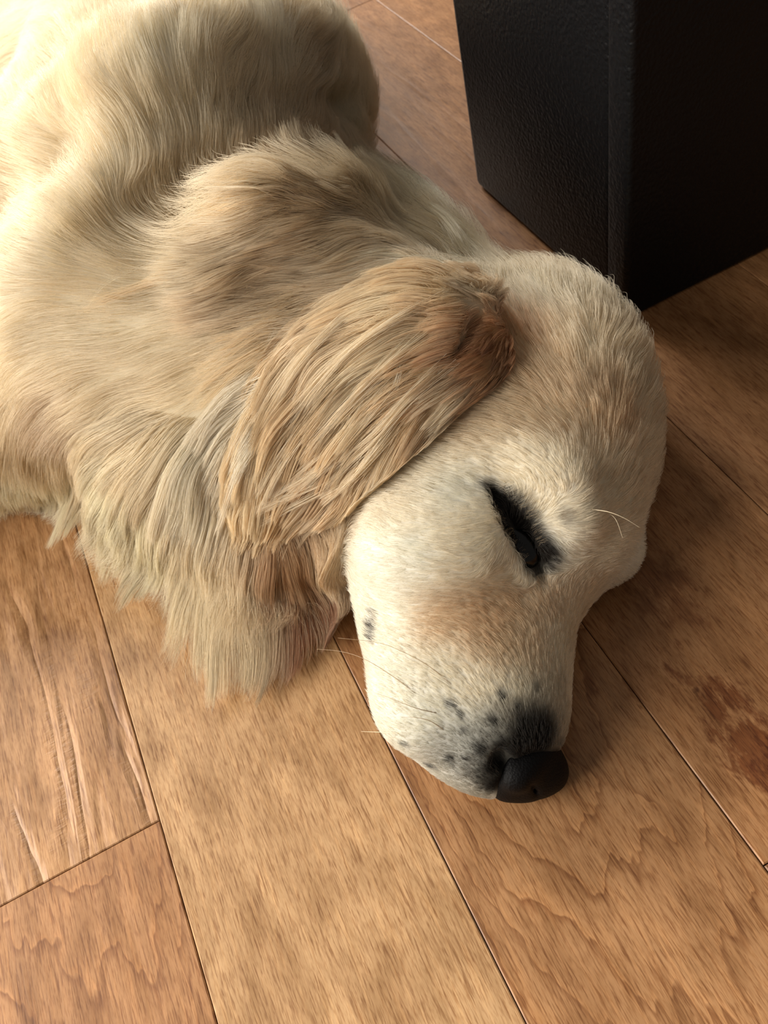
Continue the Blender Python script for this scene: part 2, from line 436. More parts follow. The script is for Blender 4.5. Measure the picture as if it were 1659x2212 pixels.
# head: cross sections read from left and right outline, resting on the floor
head_rows = [  # y, left, right, height of the top
    (1640, 960, 1190, 0.046), (1600, 880, 1216, 0.052), (1530, 818, 1236, 0.061), (1430, 790, 1242, 0.069), (1335, 770, 1252, 0.080),
    (1260, 764, 1305, 0.090), (1190, 757, 1378, 0.101), (1110, 745, 1402, 0.110), (1020, 750, 1428, 0.117), (930, 770, 1433, 0.121),
    (840, 820, 1412, 0.122), (765, 885, 1375, 0.115), (712, 985, 1308, 0.092)]
hs = []
for (yy, l, r_, zt) in head_rows:
    zl = zt * 0.46
    a, b = at(l, yy, zl), at(r_, yy, zl * 0.85)
    c = (a + b) / 2; w = np.linalg.norm(a[:2] - b[:2]) / 2 - FUR
    hs.append((c[0], c[1], zt / 2 - 0.001, w, zt / 2, b[0] - a[0], b[1] - a[1]))
hs = np.array(hs)
for i in range(len(hs) - 1):
    for j in range(3):
        t = j / 3; s = hs[i] * (1 - t) + hs[i + 1] * t
        acr = np.array([s[5], s[6], 0.0]); acr /= np.linalg.norm(acr)
        al = np.cross(acr, (0, 0, 1.0))
        blob(s[:3], (0.017, s[3], s[4]), np.array([al, acr, (0, 0, 1.0)]), 0.010)
def PA(px, py, z): return at(px, py, z)
HA = np.array([0.45, 0.89, 0.0])           # head axis, nose to skull
# brow ridge, cheek, stop, lip folds
blob(PA(1190, 1010, 0.101), (0.020, 0.011, 0.008), rot_from(PA(1230, 1080, .1) - PA(1090, 1010, .106)), 0.012)
blob(PA(1235, 1120, 0.084), (0.012, 0.012, 0.009), None, 0.014)
blob(PA(930, 1180, 0.086), (0.026, 0.034, 0.020), rot_from(HA), 0.02)
blob(PA(900, 1500, 0.045), (0.028, 0.020, 0.014), rot_from(HA), 0.015)
blob(PA(1328, 1198, 0.026), (0.014, 0.012, 0.013), None, 0.014)
# sockets of the eye: a slanting slot between the lids
EY0, EY1 = PA(1072, 1062, 0.103), PA(1158, 1186, 0.094)
EYC = (EY0 + EY1) / 2
def surf_z(p, Gr=None):
    i = np.clip(((p - LO) / VS).astype(int), 0, DIM - 1)
    col = G[i[0], i[1], :]
    idx = np.where(col < 0)[0]
    return LO[2] + VS * idx.max() if len(idx) else 0.0
# neck, chest, barrel, loin, rump
chain([(0.144, 0.322, 0.053, 0.038, 0.046), (0.106, 0.350, 0.068, 0.050, 0.062), (0.064, 0.390, 0.082, 0.068, 0.074), (0.026, 0.462, 0.092, 0.098, 0.090),
       (0.026, 0.545, 0.097, 0.114, 0.097), (0.040, 0.640, 0.097, 0.121, 0.098), (0.062, 0.760, 0.096, 0.118, 0.097), (0.104, 0.880, 0.094, 0.120, 0.094),
       (0.150, 0.990, 0.088, 0.118, 0.088), (0.150, 1.060, 0.075, 0.090, 0.075)], n=4, k=0.03, stretch=1.8)
# throat and ruff under the cheek
blob((0.010, 0.345, 0.040), (0.062, 0.050, 0.044), None, 0.03)
blob((-0.040, 0.395, 0.052), (0.058, 0.055, 0.052), None, 0.03)
blob((0.015, 0.385, 0.080), (0.07, 0.05, 0.045), None, 0.03)
# belly
blob((-0.050, 0.680, 0.085), (0.090, 0.150, 0.083), None, 0.04)
# shoulder of the upper side
blob((-0.030, 0.480, 0.115), (0.085, 0.075, 0.075), None, 0.04)
# fore legs stretched away to the left
chain([(-0.040, 0.480, 0.100, 0.060, 0.050), (-0.150, 0.512, 0.080, 0.046, 0.040), (-0.300, 0.530, 0.072, 0.030, 0.030), (-0.420, 0.500, 0.060, 0.026, 0.026), (-0.470, 0.485, 0.045, 0.030, 0.024)], n=4, k=0.02)
chain([(-0.050, 0.480, 0.045, 0.050, 0.045), (-0.170, 0.522, 0.036, 0.044, 0.034), (-0.310, 0.620, 0.030, 0.030, 0.028), (-0.440, 0.640, 0.026, 0.026, 0.024), (-0.500, 0.640, 0.024, 0.030, 0.022)], n=4, k=0.02)
# thigh and hind leg
chain([(0.110, 0.980, 0.110, 0.095, 0.060), (0.000, 0.960, 0.090, 0.075, 0.050), (-0.110, 0.990, 0.060, 0.042, 0.036), (-0.230, 1.090, 0.040, 0.028, 0.026), (-0.330, 1.110, 0.030, 0.028, 0.022)], n=4, k=0.025)
# tail
chain([(0.170, 1.080, 0.060, 0.030, 0.030), (0.220, 1.140, 0.030, 0.024, 0.022), (0.300, 1.170, 0.022, 0.020, 0.018)], n=4, k=0.02)
# folds across the neck and shoulder: ridges and the hollows between them
def arc(pts, r, k, sub=False, zoff=0.0):
    W = []
    for (px, py) in pts:
        o = EYE.copy(); d = ray(px, py); t = 0.25; hit = None
        while t < 1.4:
            q = o + d * t
            i = ((q - LO) / VS).astype(int)
            if (i >= 0).all() and (i < DIM).all() and G[tuple(i)] < 0: hit = q; break
            t += 0.003
        W.append(hit if hit is not None else at(px, py, 0.1))
    W = [w + np.array([0, 0, zoff]) for w in W]
    for a, b in zip(W[:-1], W[1:]):
        for t in (0.0, 0.33, 0.66):
            blob(a * (1 - t) + b * t, (np.linalg.norm(b - a) * 0.55, r * 1.35, r * 0.62), rot_from(b - a), k, sub)
arc([(60, 330), (250, 200), (420, 130), (580, 95), (690, 150), (740, 240)], 0.007, 0.036, False, -0.004)
arc([(120, 420), (300, 340), (480, 300), (600, 305)], 0.005, 0.024, True, 0.0095)
arc([(80, 560), (230, 440), (400, 345), (560, 330)], 0.008, 0.024, False, -0.001)
arc([(240, 500), (380, 430), (520, 375), (640, 365)], 0.005, 0.022, True, 0.0095)
arc([(330, 140), (480, 90), (620, 90), (700, 130)], 0.010, 0.034, False, -0.004)
arc([(520, 450), (640, 400), (800, 420), (910, 490), (980, 560)], 0.009, 0.024, False, -0.006)
arc([(560, 640), (700, 600), (850, 560)], 0.008, 0.020, True, 0.007)
# even out the trunk
jy = int((0.43 - LO[1]) / VS)
sm = G[:, jy - 20:, :]
for _ in range(14):
    for ax in range(3):
        q = 0.5 * sm; q[(slice(None),) * ax + (slice(1, -1),)] += 0.25 * (sm[(slice(None),) * ax + (slice(2, None),)] + sm[(slice(None),) * ax + (slice(None, -2),)])
        q[(slice(None),) * ax + (slice(0, 1),)] *= 2; q[(slice(None),) * ax + (slice(-1, None),)] *= 2
        sm = q
wy = np.clip((np.arange(sm.shape[1]) - 2) / 18.0, 0, 1)[None, :, None].astype(np.float32)
G[:, jy - 20:, :] = G[:, jy - 20:, :] * (1 - wy) + sm * wy
# eye slot
for t in np.linspace(0, 1, 7):
    p = EY0 * (1 - t) + EY1 * t; p[2] = surf_z(p)
    w = 0.0050 * (0.55 + 0.9 * math.sin(math.pi * min(1, t * 0.95 + 0.03)))
    blob(p + np.array([0, 0, 0.001]), (0.0055, w, 0.0055), rot_from(EY1 - EY0), 0.003, True)
blob(PA(1090, 1650, 0.043), (0.0055, 0.0095, 0.0065), None, 0.003, True)
blob(PA(1150, 1690, 0.03), (0.018, 0.011, 0.022), None, 0.003, True)
# rest on the floor
kz = int(round((0.0012 - LO[2]) / VS))
zz = LO[2] + VS * np.arange(DIM[2])
G = np.maximum(G, (0.0012 - zz)[None, None, :].astype(np.float32))

def vdb_mesh(Gr, lo, vs, iso=0.0):
    g = openvdb.FloatGrid(1.0); g.copyFromArray(np.ascontiguousarray(Gr, dtype=np.float32))
    pts, quads = g.convertToQuads(iso)
    pts = np.asarray(pts, float) * vs + lo
    return pts, np.asarray(quads)[:, ::-1]

def smooth_grid(Gr, n=1):
    for _ in range(n):
        for ax in range(3):
            a = np.roll(Gr, 1, ax); b = np.roll(Gr, -1, ax)
            Gr = 0.5 * Gr + 0.25 * (a + b)
    return Gr

def tri(Gr, lo, vs, P):
    """trilinear sample of a scalar or vector grid"""
    f = (P - lo) / vs
    mx = np.array(Gr.shape[:3]) - 1.001
    f = np.clip(f, 0, mx); i = f.astype(int); w = f - i
    out = 0
    for dx in (0, 1):
        for dy in (0, 1):
            for dz in (0, 1):
                ww = (w[:, 0] if dx else 1 - w[:, 0]) * (w[:, 1] if dy else 1 - w[:, 1]) * (w[:, 2] if dz else 1 - w[:, 2])
                v = Gr[i[:, 0] + dx, i[:, 1] + dy, i[:, 2] + dz]
                out = out + (v * ww[:, None] if v.ndim > 1 else v * ww)
    return out

def grad(Gr, lo, vs, P):
    e = vs; o = []
    for j in range(3):
        d = np.zeros(3); d[j] = e
        o.append(tri(Gr, lo, vs, P + d) - tri(Gr, lo, vs, P - d))
    g = np.stack(o, 1)
    return g / (np.linalg.norm(g, axis=1, keepdims=True) + 1e-9)

Pb, Qb = vdb_mesh(G, LO, VS)
bvh_body = BVHTree.FromPolygons([tuple(p) for p in Pb], [tuple(int(i) for i in q) for q in Qb])
def hit(px, py, bvh=None):
    r = ray(px, py)
    h = (bvh or bvh_body).ray_cast(Vector(EYE), Vector(r))
    if h[0] is not None and h[0].z > 0.003: return np.array(h[0])
    return at(px, py, 0.006)

# ------------------------------------------------------------------ coat chart: px, py, flow dx, dy, length mm, colour
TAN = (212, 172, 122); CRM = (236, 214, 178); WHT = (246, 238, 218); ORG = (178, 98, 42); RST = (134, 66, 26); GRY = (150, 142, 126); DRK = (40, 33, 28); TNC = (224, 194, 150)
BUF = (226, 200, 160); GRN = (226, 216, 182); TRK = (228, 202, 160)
coat = [
 (1150, 1570, -.2, -1, 4, (110, 98, 80)), (1195, 1500, -.1, -1, 4, (150, 128, 96)), (1232, 1480, 0, -1, 4, CRM), (1222, 1600, 0, -1, 3, (150, 140, 120)),
 (1150, 1400, -.3, -1, 6, (196, 152, 104)), (1050, 1340, -.8, -.6, 7, (176, 120, 70)), (1100, 1300, -.8, -.6, 7, (172, 118, 68)), (960, 1340, -1, -.3, 7, (196, 148, 96)), (1080, 1400, -.7, -.7, 6, (190, 142, 92)), (860, 1300, -1, -.3, 8, WHT),
 (1080, 1260, -.8, -.3, 7, (220, 186, 142)), (1180, 1300, -.4, -.8, 6, (206, 164, 118)), (1210, 1400, -.1, -1, 5, (214, 190, 150)),
 (775, 1395, -.6, -.8, 5, WHT), (770, 1320, -.8, -.6, 5, WHT), (768, 1250, -1, -.4, 7, WHT), (790, 1200, -1, -.2, 9, WHT), (850, 1450, -1, -.3, 6, WHT), (920, 1560, -.9, -.4, 5, WHT), (900, 1640, -.9, -.3, 5, (222, 218, 206)), (990, 1665, -.8, -.5, 4, (170, 164, 150)),
 (1000, 1600, -.8, -.5, 4, (205, 200, 186)), (1055, 1590, -.7, -.6, 4, (165, 158, 138)), (1060, 1480, -.6, -.8, 5, CRM), (960, 1450, -.8, -.5, 5, (238, 222, 192)),
 (1130, 1500, -.3, -1, 4, (205, 186, 150)), (1050, 1690, -.7, -.6, 3, (120, 112, 96)),
 (900, 1200, -1, -.1, 9, WHT), (990, 1190, -1, .0, 8, CRM), (880, 1090, -1, -.15, 11, CRM), (990, 1060, -1, -.1, 9, WHT), (930, 1000, -1, -.1, 11, CRM),
 (1030, 1130, -.9, .2, 7, CRM), (1060, 1210, -.5, .8, 7, CRM), (1130, 1230, .1, 1, 6, CRM), (1200, 1190, .8, .5, 6, WHT), (1225, 1110, 1, .0, 6, CRM),
 (1120, 1000, -.9, -.3, 8, CRM), (1200, 1040, -.6, -.7, 7, CRM), (1160, 1080, .4, -.6, 5, CRM), (1260, 1010, .1, -1, 9, TNC),
 (1350, 1050, .5, -.9, 10, (214, 180, 134)), (1405, 960, .3, -1, 12, TNC), (1300, 900, -.2, -1, 13, (196, 148, 96)), (1350, 900, .1, -1, 13, (176, 122, 70)), (1200, 900, -.8, -.6, 12, (204, 160, 110)),
 (1100, 880, -1, -.2, 12, TAN), (1000, 900, -1, .0, 13, TAN), (900, 960, -1, .1, 14, TNC), (1200, 820, -.6, -.8, 14, (200, 154, 104)),
 (1260, 750, -.4, -1, 20, TNC), (1350, 760, .3, -1, 26, TNC), (1310, 640, .1, -1, 30, CRM), (1230, 620, -.3, -1, 20, CRM), (1150, 640, -.6, -.9, 18, CRM),
 (1110, 720, -.5, -.8, 12, (180, 112, 56)), (1120, 800, -.7, -.5, 12, (206, 154, 98)), (1050, 590, -.8, -.6, 24, CRM), (1390, 860, .3, -1, 16, TNC),
 (1375, 1200, .6, .4, 6, WHT), (1310, 1170, .6, -.2, 7, BUF), (1270, 1100, .7, -.3, 7, BUF), (1260, 1260, .2, -.6, 5, (204, 168, 124)), (1240, 1330, .0, -1, 4, BUF),
 # mane over the neck
 (1020, 520, -1, -.7, 38, (230, 204, 160)), (950, 440, -1, -.7, 42, (240, 226, 194)), (850, 400, -1, -.5, 42, (230, 204, 160)), (860, 490, -1, -.3, 45, (216, 186, 138)), (740, 440, -1, -.4, 45, TNC),
 (620, 400, -1, -.5, 40, TNC), (540, 500, -1, .1, 42, TNC), (660, 560, -1, .15, 45, TAN), (560, 620, -1, .2, 48, TAN), (470, 560, -1, .15, 50, (230, 204, 160)),
 (390, 640, -1, .2, 50, (230, 204, 160)), (280, 720, -1, .2, 48, (230, 204, 160)), (460, 740, -1, .2, 50, (216, 186, 138)), (350, 830, -1, .35, 50, (216, 186, 138)), (470, 850, -.9, .4, 50, (216, 186, 138)),
 (230, 900, -.9, .6, 48, (216, 186, 138)), (400, 950, -.8, .7, 52, (216, 186, 138)), (300, 1050, -.6, .9, 50, (220, 204, 160)), (200, 1120, -.3, 1, 42, (220, 204, 160)), (380, 1120, -.6, .9, 50, (220, 204, 160)), (250, 1210, -.8, .6, 45, (220, 204, 160)),
 (110, 880, -.7, .6, 38, (200, 164, 124)), (150, 920, -.6, .7, 38, (205, 172, 134)), (60, 960, .05, 1, 32, (216, 186, 138)), (130, 1000, .2, 1, 30, (216, 186, 138)), (60, 1060, .4, 1, 18, (220, 204, 160)),
 (60, 820, -.9, .5, 35, (230, 204, 160)), (50, 700, -1, .3, 35, (230, 204, 160)), (180, 640, -1, .0, 38, (230, 204, 160)),
 # trunk, hair combed towards the tail; ridge light, trough shade painted into colours
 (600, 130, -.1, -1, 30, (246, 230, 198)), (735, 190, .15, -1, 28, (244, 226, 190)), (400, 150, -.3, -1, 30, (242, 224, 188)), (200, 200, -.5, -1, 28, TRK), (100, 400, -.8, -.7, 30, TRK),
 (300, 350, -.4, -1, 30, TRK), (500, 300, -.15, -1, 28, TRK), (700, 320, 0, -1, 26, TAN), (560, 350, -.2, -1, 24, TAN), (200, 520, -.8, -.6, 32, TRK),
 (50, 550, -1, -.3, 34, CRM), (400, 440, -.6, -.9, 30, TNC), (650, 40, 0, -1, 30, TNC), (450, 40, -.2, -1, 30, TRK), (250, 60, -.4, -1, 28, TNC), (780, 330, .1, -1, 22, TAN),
 # throat ruff falling to the floor
 (480, 940, -.7, .7, 55, (240, 226, 196)), (450, 1050, -.3, 1, 58, (228, 200, 154)), (460, 1180, -.1, 1, 60, (228, 200, 154)), (540, 1200, -.1, 1, 60, (214, 182, 134)), (520, 1300, -.3, 1, 55, (214, 182, 134)), (600, 1290, .0, 1, 55, (214, 182, 134)),
 (625, 1150, .25, 1, 42, (150, 98, 54)), (660, 1220, .3, 1, 40, RST), (700, 1150, .8, .5, 24, TAN), (720, 1260, .3, 1, 36, TAN), (690, 1330, .1, 1, 34, TAN), (640, 1360, -.1, 1, 40, (214, 182, 134)),  # dark browns under the cheek: rusty hair plus the hollow's shade in the colour
]
def coatcol(c):
    l = s2l(c); y = l @ np.array([0.21, 0.72, 0.07])
    return l ** (1.0 - 0.57 * np.clip((y - 0.05) / 0.15, 0, 1)) * np.array([0.995, 0.998, 0.955])
def chart(rows, bvh=None, hitf=None):
    P0, D0, L0, C0 = [], [], [], []
    for (px, py, dx, dy, ln, c) in rows:
        n = math.hypot(dx, dy); s = 26.0
        a = hit(px, py, bvh); b = hit(px + dx / n * s, py + dy / n * s, bvh)
        v = b - a
        if np.linalg.norm(v) > 0.05: v = at(px + dx / n * s, py + dy / n * s, a[2]) - a
        P0.append(a); D0.append(v / np.linalg.norm(v)); L0.append(ln * 0.001); C0.append(coatcol(c))
    return np.array(P0), np.array(D0), np.array(L0), np.array(C0)

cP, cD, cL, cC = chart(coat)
# parts of the animal outside the picture: along the trunk and limbs
extra = [((0.14, 0.95, 0.17), (0, 1, 0), 28, CRM), ((0.25, 0.85, 0.05), (0.1, 1, 0), 28, TAN), ((0.0, 0.95, 0.14), (-.8, .4, -.2), 30, CRM), ((-0.3, 0.53, 0.09), (-1, 0, 0), 12, CRM),
         ((-0.45, 0.5, 0.06), (-1, 0, -.2), 7, CRM), ((-0.3, 0.6, 0.04), (-1, 0.1, 0), 12, CRM), ((-0.5, 0.64, 0.03), (-1, 0, 0), 7, CRM), ((-0.05, 0.75, 0.06), (-.4, .8, -.3), 35, WHT),
         ((-0.2, 1.08, 0.05), (-1, .3, 0), 12, CRM), ((-0.33, 1.11, 0.03), (-1, 0, 0), 7, CRM), ((0.25, 1.15, 0.03), (1, .5, -.1), 55, CRM), ((0.05, 1.1, 0.06), (0, .6, -.8), 45, CRM),
         ((0.22, 0.45, 0.03), (-.3, .9, -.1), 38, CRM), ((0.24, 0.38, 0.02), (.1, 1, -.1), 18, CRM)]
cP = np.vstack([cP, [e[0] for e in extra]]); cD = np.vstack([cD, [np.array(e[1]) / np.linalg.norm(e[1]) for e in extra]])
cL = np.append(cL, [e[2] * 0.001 for e in extra]); cC = np.vstack([cC, [coatcol(e[3]) for e in extra]])

def idw(P, cP, vals, soft=0.006, pw=2.0):
    out = np.empty((len(P), vals.shape[1]))
    for i in range(0, len(P), 40000):
        d2 = ((P[i:i + 40000, None, :] - cP[None]) ** 2).sum(2)
        w = 1.0 / (d2 + soft ** 2) ** pw
        out[i:i + 40000] = (w @ vals) / w.sum(1, keepdims=True)
    return out

CG = 0.008
cdim = np.ceil((HI - LO) / CG).astype(int) + 2
ii = np.indices(cdim).reshape(3, -1).T
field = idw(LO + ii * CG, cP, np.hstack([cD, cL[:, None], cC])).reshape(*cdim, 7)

# small marks in the coat: px, py, radius in metres, colour, strength
spots = []
def spot(px, py, r, c, s=1.0): spots.append((hit(px, py), r, s2l(c), s))
for t in np.linspace(0, 1, 9):
    x, y = 1068 + (1165 - 1068) * t, 1058 + (1192 - 1058) * t
    spot(x + 4 * t, y, 0.0042 + 0.0036 * t, (22, 18, 15), 1.6)
spot(1145, 1200, 0.0085, (45, 38, 30), 0.9)
spot(1215, 1110, 0.0030, (120, 100, 70), 0.8); spot(1222, 1128, 0.0025, (90, 75, 50), 0.6)
spot(806, 1352, 0.0030, (60, 52, 48), 1.2); spot(804, 1378, 0.0030, (50, 44, 40), 1.3); spot(808, 1325, 0.0025, (100, 92, 84), 0.8)
for (x, y, r_, s) in ((1088, 1506, .0016, 1), (978, 1524, .0016, .9), (1120, 1530, .0020, .6), (998, 1545, .0015, .6), (1130, 1556, .0022, .7), (975, 1640, .0017, .8), (1005, 1580, .0014, .5),
                      (935, 1655, .0022, .6), (900, 1640, .0016, .5), (1070, 1560, .0022, .6), (1040, 1620, .003, .6), (1060, 1655, .003, .8), (1010, 1640, .0017, .6), (880, 1610, .0014, .5), (1160, 1490, .002, .4)):
    spot(x, y, r_ * 1.15, (38, 35, 30), s * 1.7)
for (x, y, r_, s) in ((1120, 1625, .006, 1.3), (1155, 1610, .008, 1.5), (1182, 1640, .007, 1.5), (1160, 1570, .007, .7), (1085, 1610, .004, 1.0), (1075, 1650, .005, 1.1), (1178, 1580, .006, .9), (1070, 1690, .005, 1.0), (1190, 1680, .004, 1.3)):
    spot(x, y, r_ * 1.25, (16, 14, 13), s)
for (x, y, r_, s) in ((1165, 1590, .008, 1.0), (1150, 1600, .008, 1.0), (1110, 1660, .009, 1.3), (1150, 1640, .010, 1.4), (1185, 1655, .007, 1.4), (1140, 1615, .009, 1.2), (1130, 1580, .006, .6), (1040, 1680, .006, .5), (1050, 1610, .007, .45), (1000, 1660, .009, .35), (1090, 1560, .010, .45), (1160, 1560, .010, .6), (1030, 1600, .011, .35), (1060, 1700, .006, .9), (960, 1620, .010, .2), (1055, 1660, .008, .8)):
    spot(x, y, r_, (26, 24, 21), s)
def shade(P, C):
    C = C.copy()
    for (c, r, col, s) in spots:
        d2 = ((P - c) ** 2).sum(1)
        w = np.clip(s * np.exp(-(d2 / r ** 2) ** 1.3), 0, 1)[:, None]
        C = C * (1 - w) + col * w
    return C

# ------------------------------------------------------------------ dog body mesh
dog = bpy.data.objects.new('golden_retriever', None); COL.objects.link(dog); dog.location = (0.06, 0.55, 0)
dog['label'] = 'cream and golden long-haired dog asleep on its side on the wooden floor, eyes nearly closed'
dog['category'] = 'dog'
DOG0 = np.array(dog.location)
def dog_part(name, data, parent=None):
    o = bpy.data.objects.new(name, data); COL.objects.link(o)
    o.parent = parent or dog
    if parent is None: o.location = -Vector(DOG0)
    return o
me = mesh_from('body', Pb, Qb, M_SKIN)
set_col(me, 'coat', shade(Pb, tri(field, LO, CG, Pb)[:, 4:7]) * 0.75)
body = dog_part('body', me)

# ------------------------------------------------------------------ nose
NOSE = {}
def build_nose():
    lo = at(1150, 1670, 0.026) - 0.036; vs = 0.0007
    g = np.ones((104, 104, 104), np.float32)
    def b(px, py, z, r, ax=(1, 0, 0), k=0.003, sub=False):
        c = at(px, py, z) + np.array([0.0, 0.0035, -0.0015])
        ell(g, lo, vs, c, r, rot_from(ax), k, sub)
    b(1150, 1662, 0.023, (0.0170, 0.0115, 0.0160), (1, 0.1, 0), 0.004)
    b(1190, 1664, 0.014, (0.0075, 0.0110, 0.0115), (1, 0, 0), 0.006)
    b(1128, 1674, 0.031, (0.0115, 0.0100, 0.0090), (1, 0.3, 0), 0.004)
    b(1098, 1694, 0.021, (0.0085, 0.0080, 0.0120), (1, 0.3, 0), 0.004)
    b(1130, 1694, 0.016, (0.0130, 0.0080, 0.0130), (1, 0, 0), 0.008)
    b(1175, 1692, 0.013, (0.0130, 0.0080, 0.0120), (1, 0, 0), 0.008)
    b(1080, 1640, 0.036, (0.0065, 0.0110, 0.0075), (0.8, 0.6, 0), 0.003)
    # nostril: a comma-shaped slot
    for (px, py, r) in ((1090, 1612, .0030), (1094, 1625, .0034), (1092, 1640, .0034), (1085, 1655, .0030), (1079, 1670, .0026), (1078, 1684, .0022), (1084, 1700, .0016)):
        b(px, py, 0.0425 - (py - 1612) * 0.00005, (r, r, 0.006), (1, 0, 0), 0.0015, True)
    # philtrum groove on the front
    for z in np.linspace(0.006, 0.034, 9): b(1162, 1716, z, (0.0008, 0.0035, 0.0030), (1, 0, 0), 0.001, True)
    g = smooth_grid(g, 6)
    zz = lo[2] + vs * np.arange(104)
    g = np.maximum(g, (0.0015 - zz)[None, None, :].astype(np.float32))
    NOSE['g'], NOSE['lo'], NOSE['vs'] = g, lo, vs
    P, Q = vdb_mesh(g, lo, vs)
    m, nt, pr = newmat('nose_leather')
    pr.inputs['Base Color'].default_value = (0.0025, 0.0022, 0.0022, 1); pr.inputs['Roughness'].default_value = 0.6; pr.inputs['Specular IOR Level'].default_value = 0.14
    v = N(nt, 'ShaderNodeTexVoronoi'); v.inputs['Scale'].default_value = 900.0
    tc = N(nt, 'ShaderNodeTexCoord'); nt.links.new(tc.outputs['Object'], v.inputs['Vector'])
    bm = N(nt, 'ShaderNodeBump'); bm.inputs['Strength'].default_value = 0.5; bm.inputs['Distance'].default_value = 0.0004
    nt.links.new(v.outputs['Distance'], bm.inputs['Height']); nt.links.new(bm.outputs[0], pr.inputs['Normal'])
    dog_part('nose', mesh_from('nose', P, Q, m))['label'] = 'black leathery nose with a comma-shaped nostril'
build_nose()

# ------------------------------------------------------------------ fur engine
_pr = np.random.default_rng(11)
_K = _pr.normal(size=(3, 6, 3)); _PH = _pr.uniform(0, 6.28, (3, 6))
def wnoise(P, freq):
    out = np.zeros_like(P)
    for j in range(3):
        for m in range(6):
            out[:, j] += np.sin(P @ (_K[j, m] * freq * (0.7 + 0.25 * m)) + _PH[j, m]) / (1 + 0.4 * m)
    return out / 2.2

def sample_mesh(P, Q, n, weight=None):
    T = np.vstack([Q[:, [0, 1, 2]], Q[:, [0, 2, 3]]])
    a, b, c = P[T[:, 0]], P[T[:, 1]], P[T[:, 2]]
    nr = np.cross(b - a, c - a); ar = np.linalg.norm(nr, axis=1)
    if weight is not None: ar = ar * weight((a + b + c) / 3, nr / (ar[:, None] + 1e-12))
    cum = np.cumsum(ar); idx = np.searchsorted(cum, rng.random(n) * cum[-1])
    u, v = rng.random(n), rng.random(n); s = u + v > 1; u[s], v[s] = 1 - u[s], 1 - v[s]
    return a[idx] + (b[idx] - a[idx]) * u[:, None] + (c[idx] - a[idx]) * v[:, None]

def grow(roots, fld, flo, fcg, Gr, lo, vs, K=7, lift=0.35, depth=0.006, lenk=1.0, wave=0.25, wfreq=120.0, grav=0.0, jit=0.12, spread=None):
    n = len(roots)
    nrm = grad(Gr, lo, vs, roots)
    f = tri(fld, flo, fcg, roots)
    L = f[:, 3] * lenk * rng.uniform(0.65, 1.1, n)
    lay = rng.random(n)                                     # how high in the coat this hair lies
    pts = np.empty((n, K, 3)); p = roots - nrm * 0.0008; pts[:, 0] = p
    jv = rng.normal(size=(n, 3)) * jit
    wamp = wave
    for k in range(1, K):
        t = k / (K - 1)
        d = tri(fld, flo, fcg, p)[:, :3]
        d /= np.linalg.norm(d, axis=1, keepdims=True) + 1e-9
        g = grad(Gr, lo, vs, p)
        d = d - (d * g).sum(1, keepdims=True) * g * 0.8
        d = d + jv + wamp * wnoise(p + nrm * 0, wfreq) + g * (lift * (1 - t) ** 1.2) * (0.4 + 0.9 * lay[:, None])
        d[:, 2] -= grav * t
        if spread is not None:
            low = np.clip(1.0 - p[:, 2:3] / 0.03, 0, 1)
            d = d + np.array(spread) * low * 1.4
            d[:, 2] = np.where(p[:, 2] < 0.012, np.maximum(d[:, 2], -0.12), d[:, 2])
        d /= np.linalg.norm(d, axis=1, keepdims=True) + 1e-9
        p = p + d * (L / (K - 1))[:, None]
        s = tri(Gr, lo, vs, p)
        want = np.minimum(depth, L * 0.30) * (0.08 + lay * 0.92) * min(1.0, 0.3 + t)
        push = np.clip(want - s, 0, 0.02) * (s < 0.5)
        p = p + grad(Gr, lo, vs, p) * push[:, None]
        p[:, 2] = np.maximum(p[:, 2], 0.0008 + 0.003 * lay * t)
        pts[:, k] = p
    return pts, L

def clump(pts, n_guides, amount, tip=1.6):
    n, K, _ = pts.shape
    gi = rng.choice(n, n_guides, replace=False)
    kd = KDTree(n_guides)
    for j, i in enumerate(gi): kd.insert(Vector(pts[i, 0]), j)
    kd.balance()
    near = np.fromiter((kd.find(Vector(r))[1] for r in pts[:, 0]), int, n)
    guide = pts[gi[near]]
    t = np.linspace(0, 1, K)[None, :, None]
    w = amount * t ** (1 / tip) * (1 if np.isscalar(amount) else 1)
    # keep each strand's own offset shrinking towards the guide
    q = pts * (1 - w) + guide * w
    return q, gi[near]

def hair_obj(name, parts, parent, mat=None):
    """parts: list of (pts n,K,3 ; radius root, radius tip ; colour n,3)"""
    n = sum(len(p[0]) for p in parts)
    hc = bpy.data.hair_curves.new(name)
    K = [p[0].shape[1] for p in parts]
    hc.add_curves(sum([[k] * len(p[0]) for k, p in zip(K, parts)], []))
    pos = np.concatenate([p[0].reshape(-1, 3) for p in parts]).astype(np.float32)
    hc.position_data.foreach_set('vector', pos.ravel())
    rad = []
    for p, k in zip(parts, K):
        t = np.linspace(0, 1, k)
        prof = p[1] + (p[2] - p[1]) * t ** 1.5
        rad.append(np.tile(prof, len(p[0])))
    ra = hc.attributes.get('radius') or hc.attributes.new('radius', 'FLOAT', 'POINT')
    ra.data.foreach_set('value', np.concatenate(rad).astype(np.float32))
    ca = hc.attributes.new('coat', 'FLOAT_COLOR', 'CURVE')
    cc = np.ones((n, 4), np.float32); ca_ = np.maximum(np.concatenate([p[3] for p in parts]), 0.003)
    cc[:, :3] = ca_ / np.maximum(1.0, ca_.max(1, keepdims=True) / 0.91)
    ca.data.foreach_set('color', cc.ravel())
    hc.materials.append(mat or M_HAIR)
    o = bpy.data.objects.new(name, hc); COL.objects.link(o); o.parent = parent
    return o

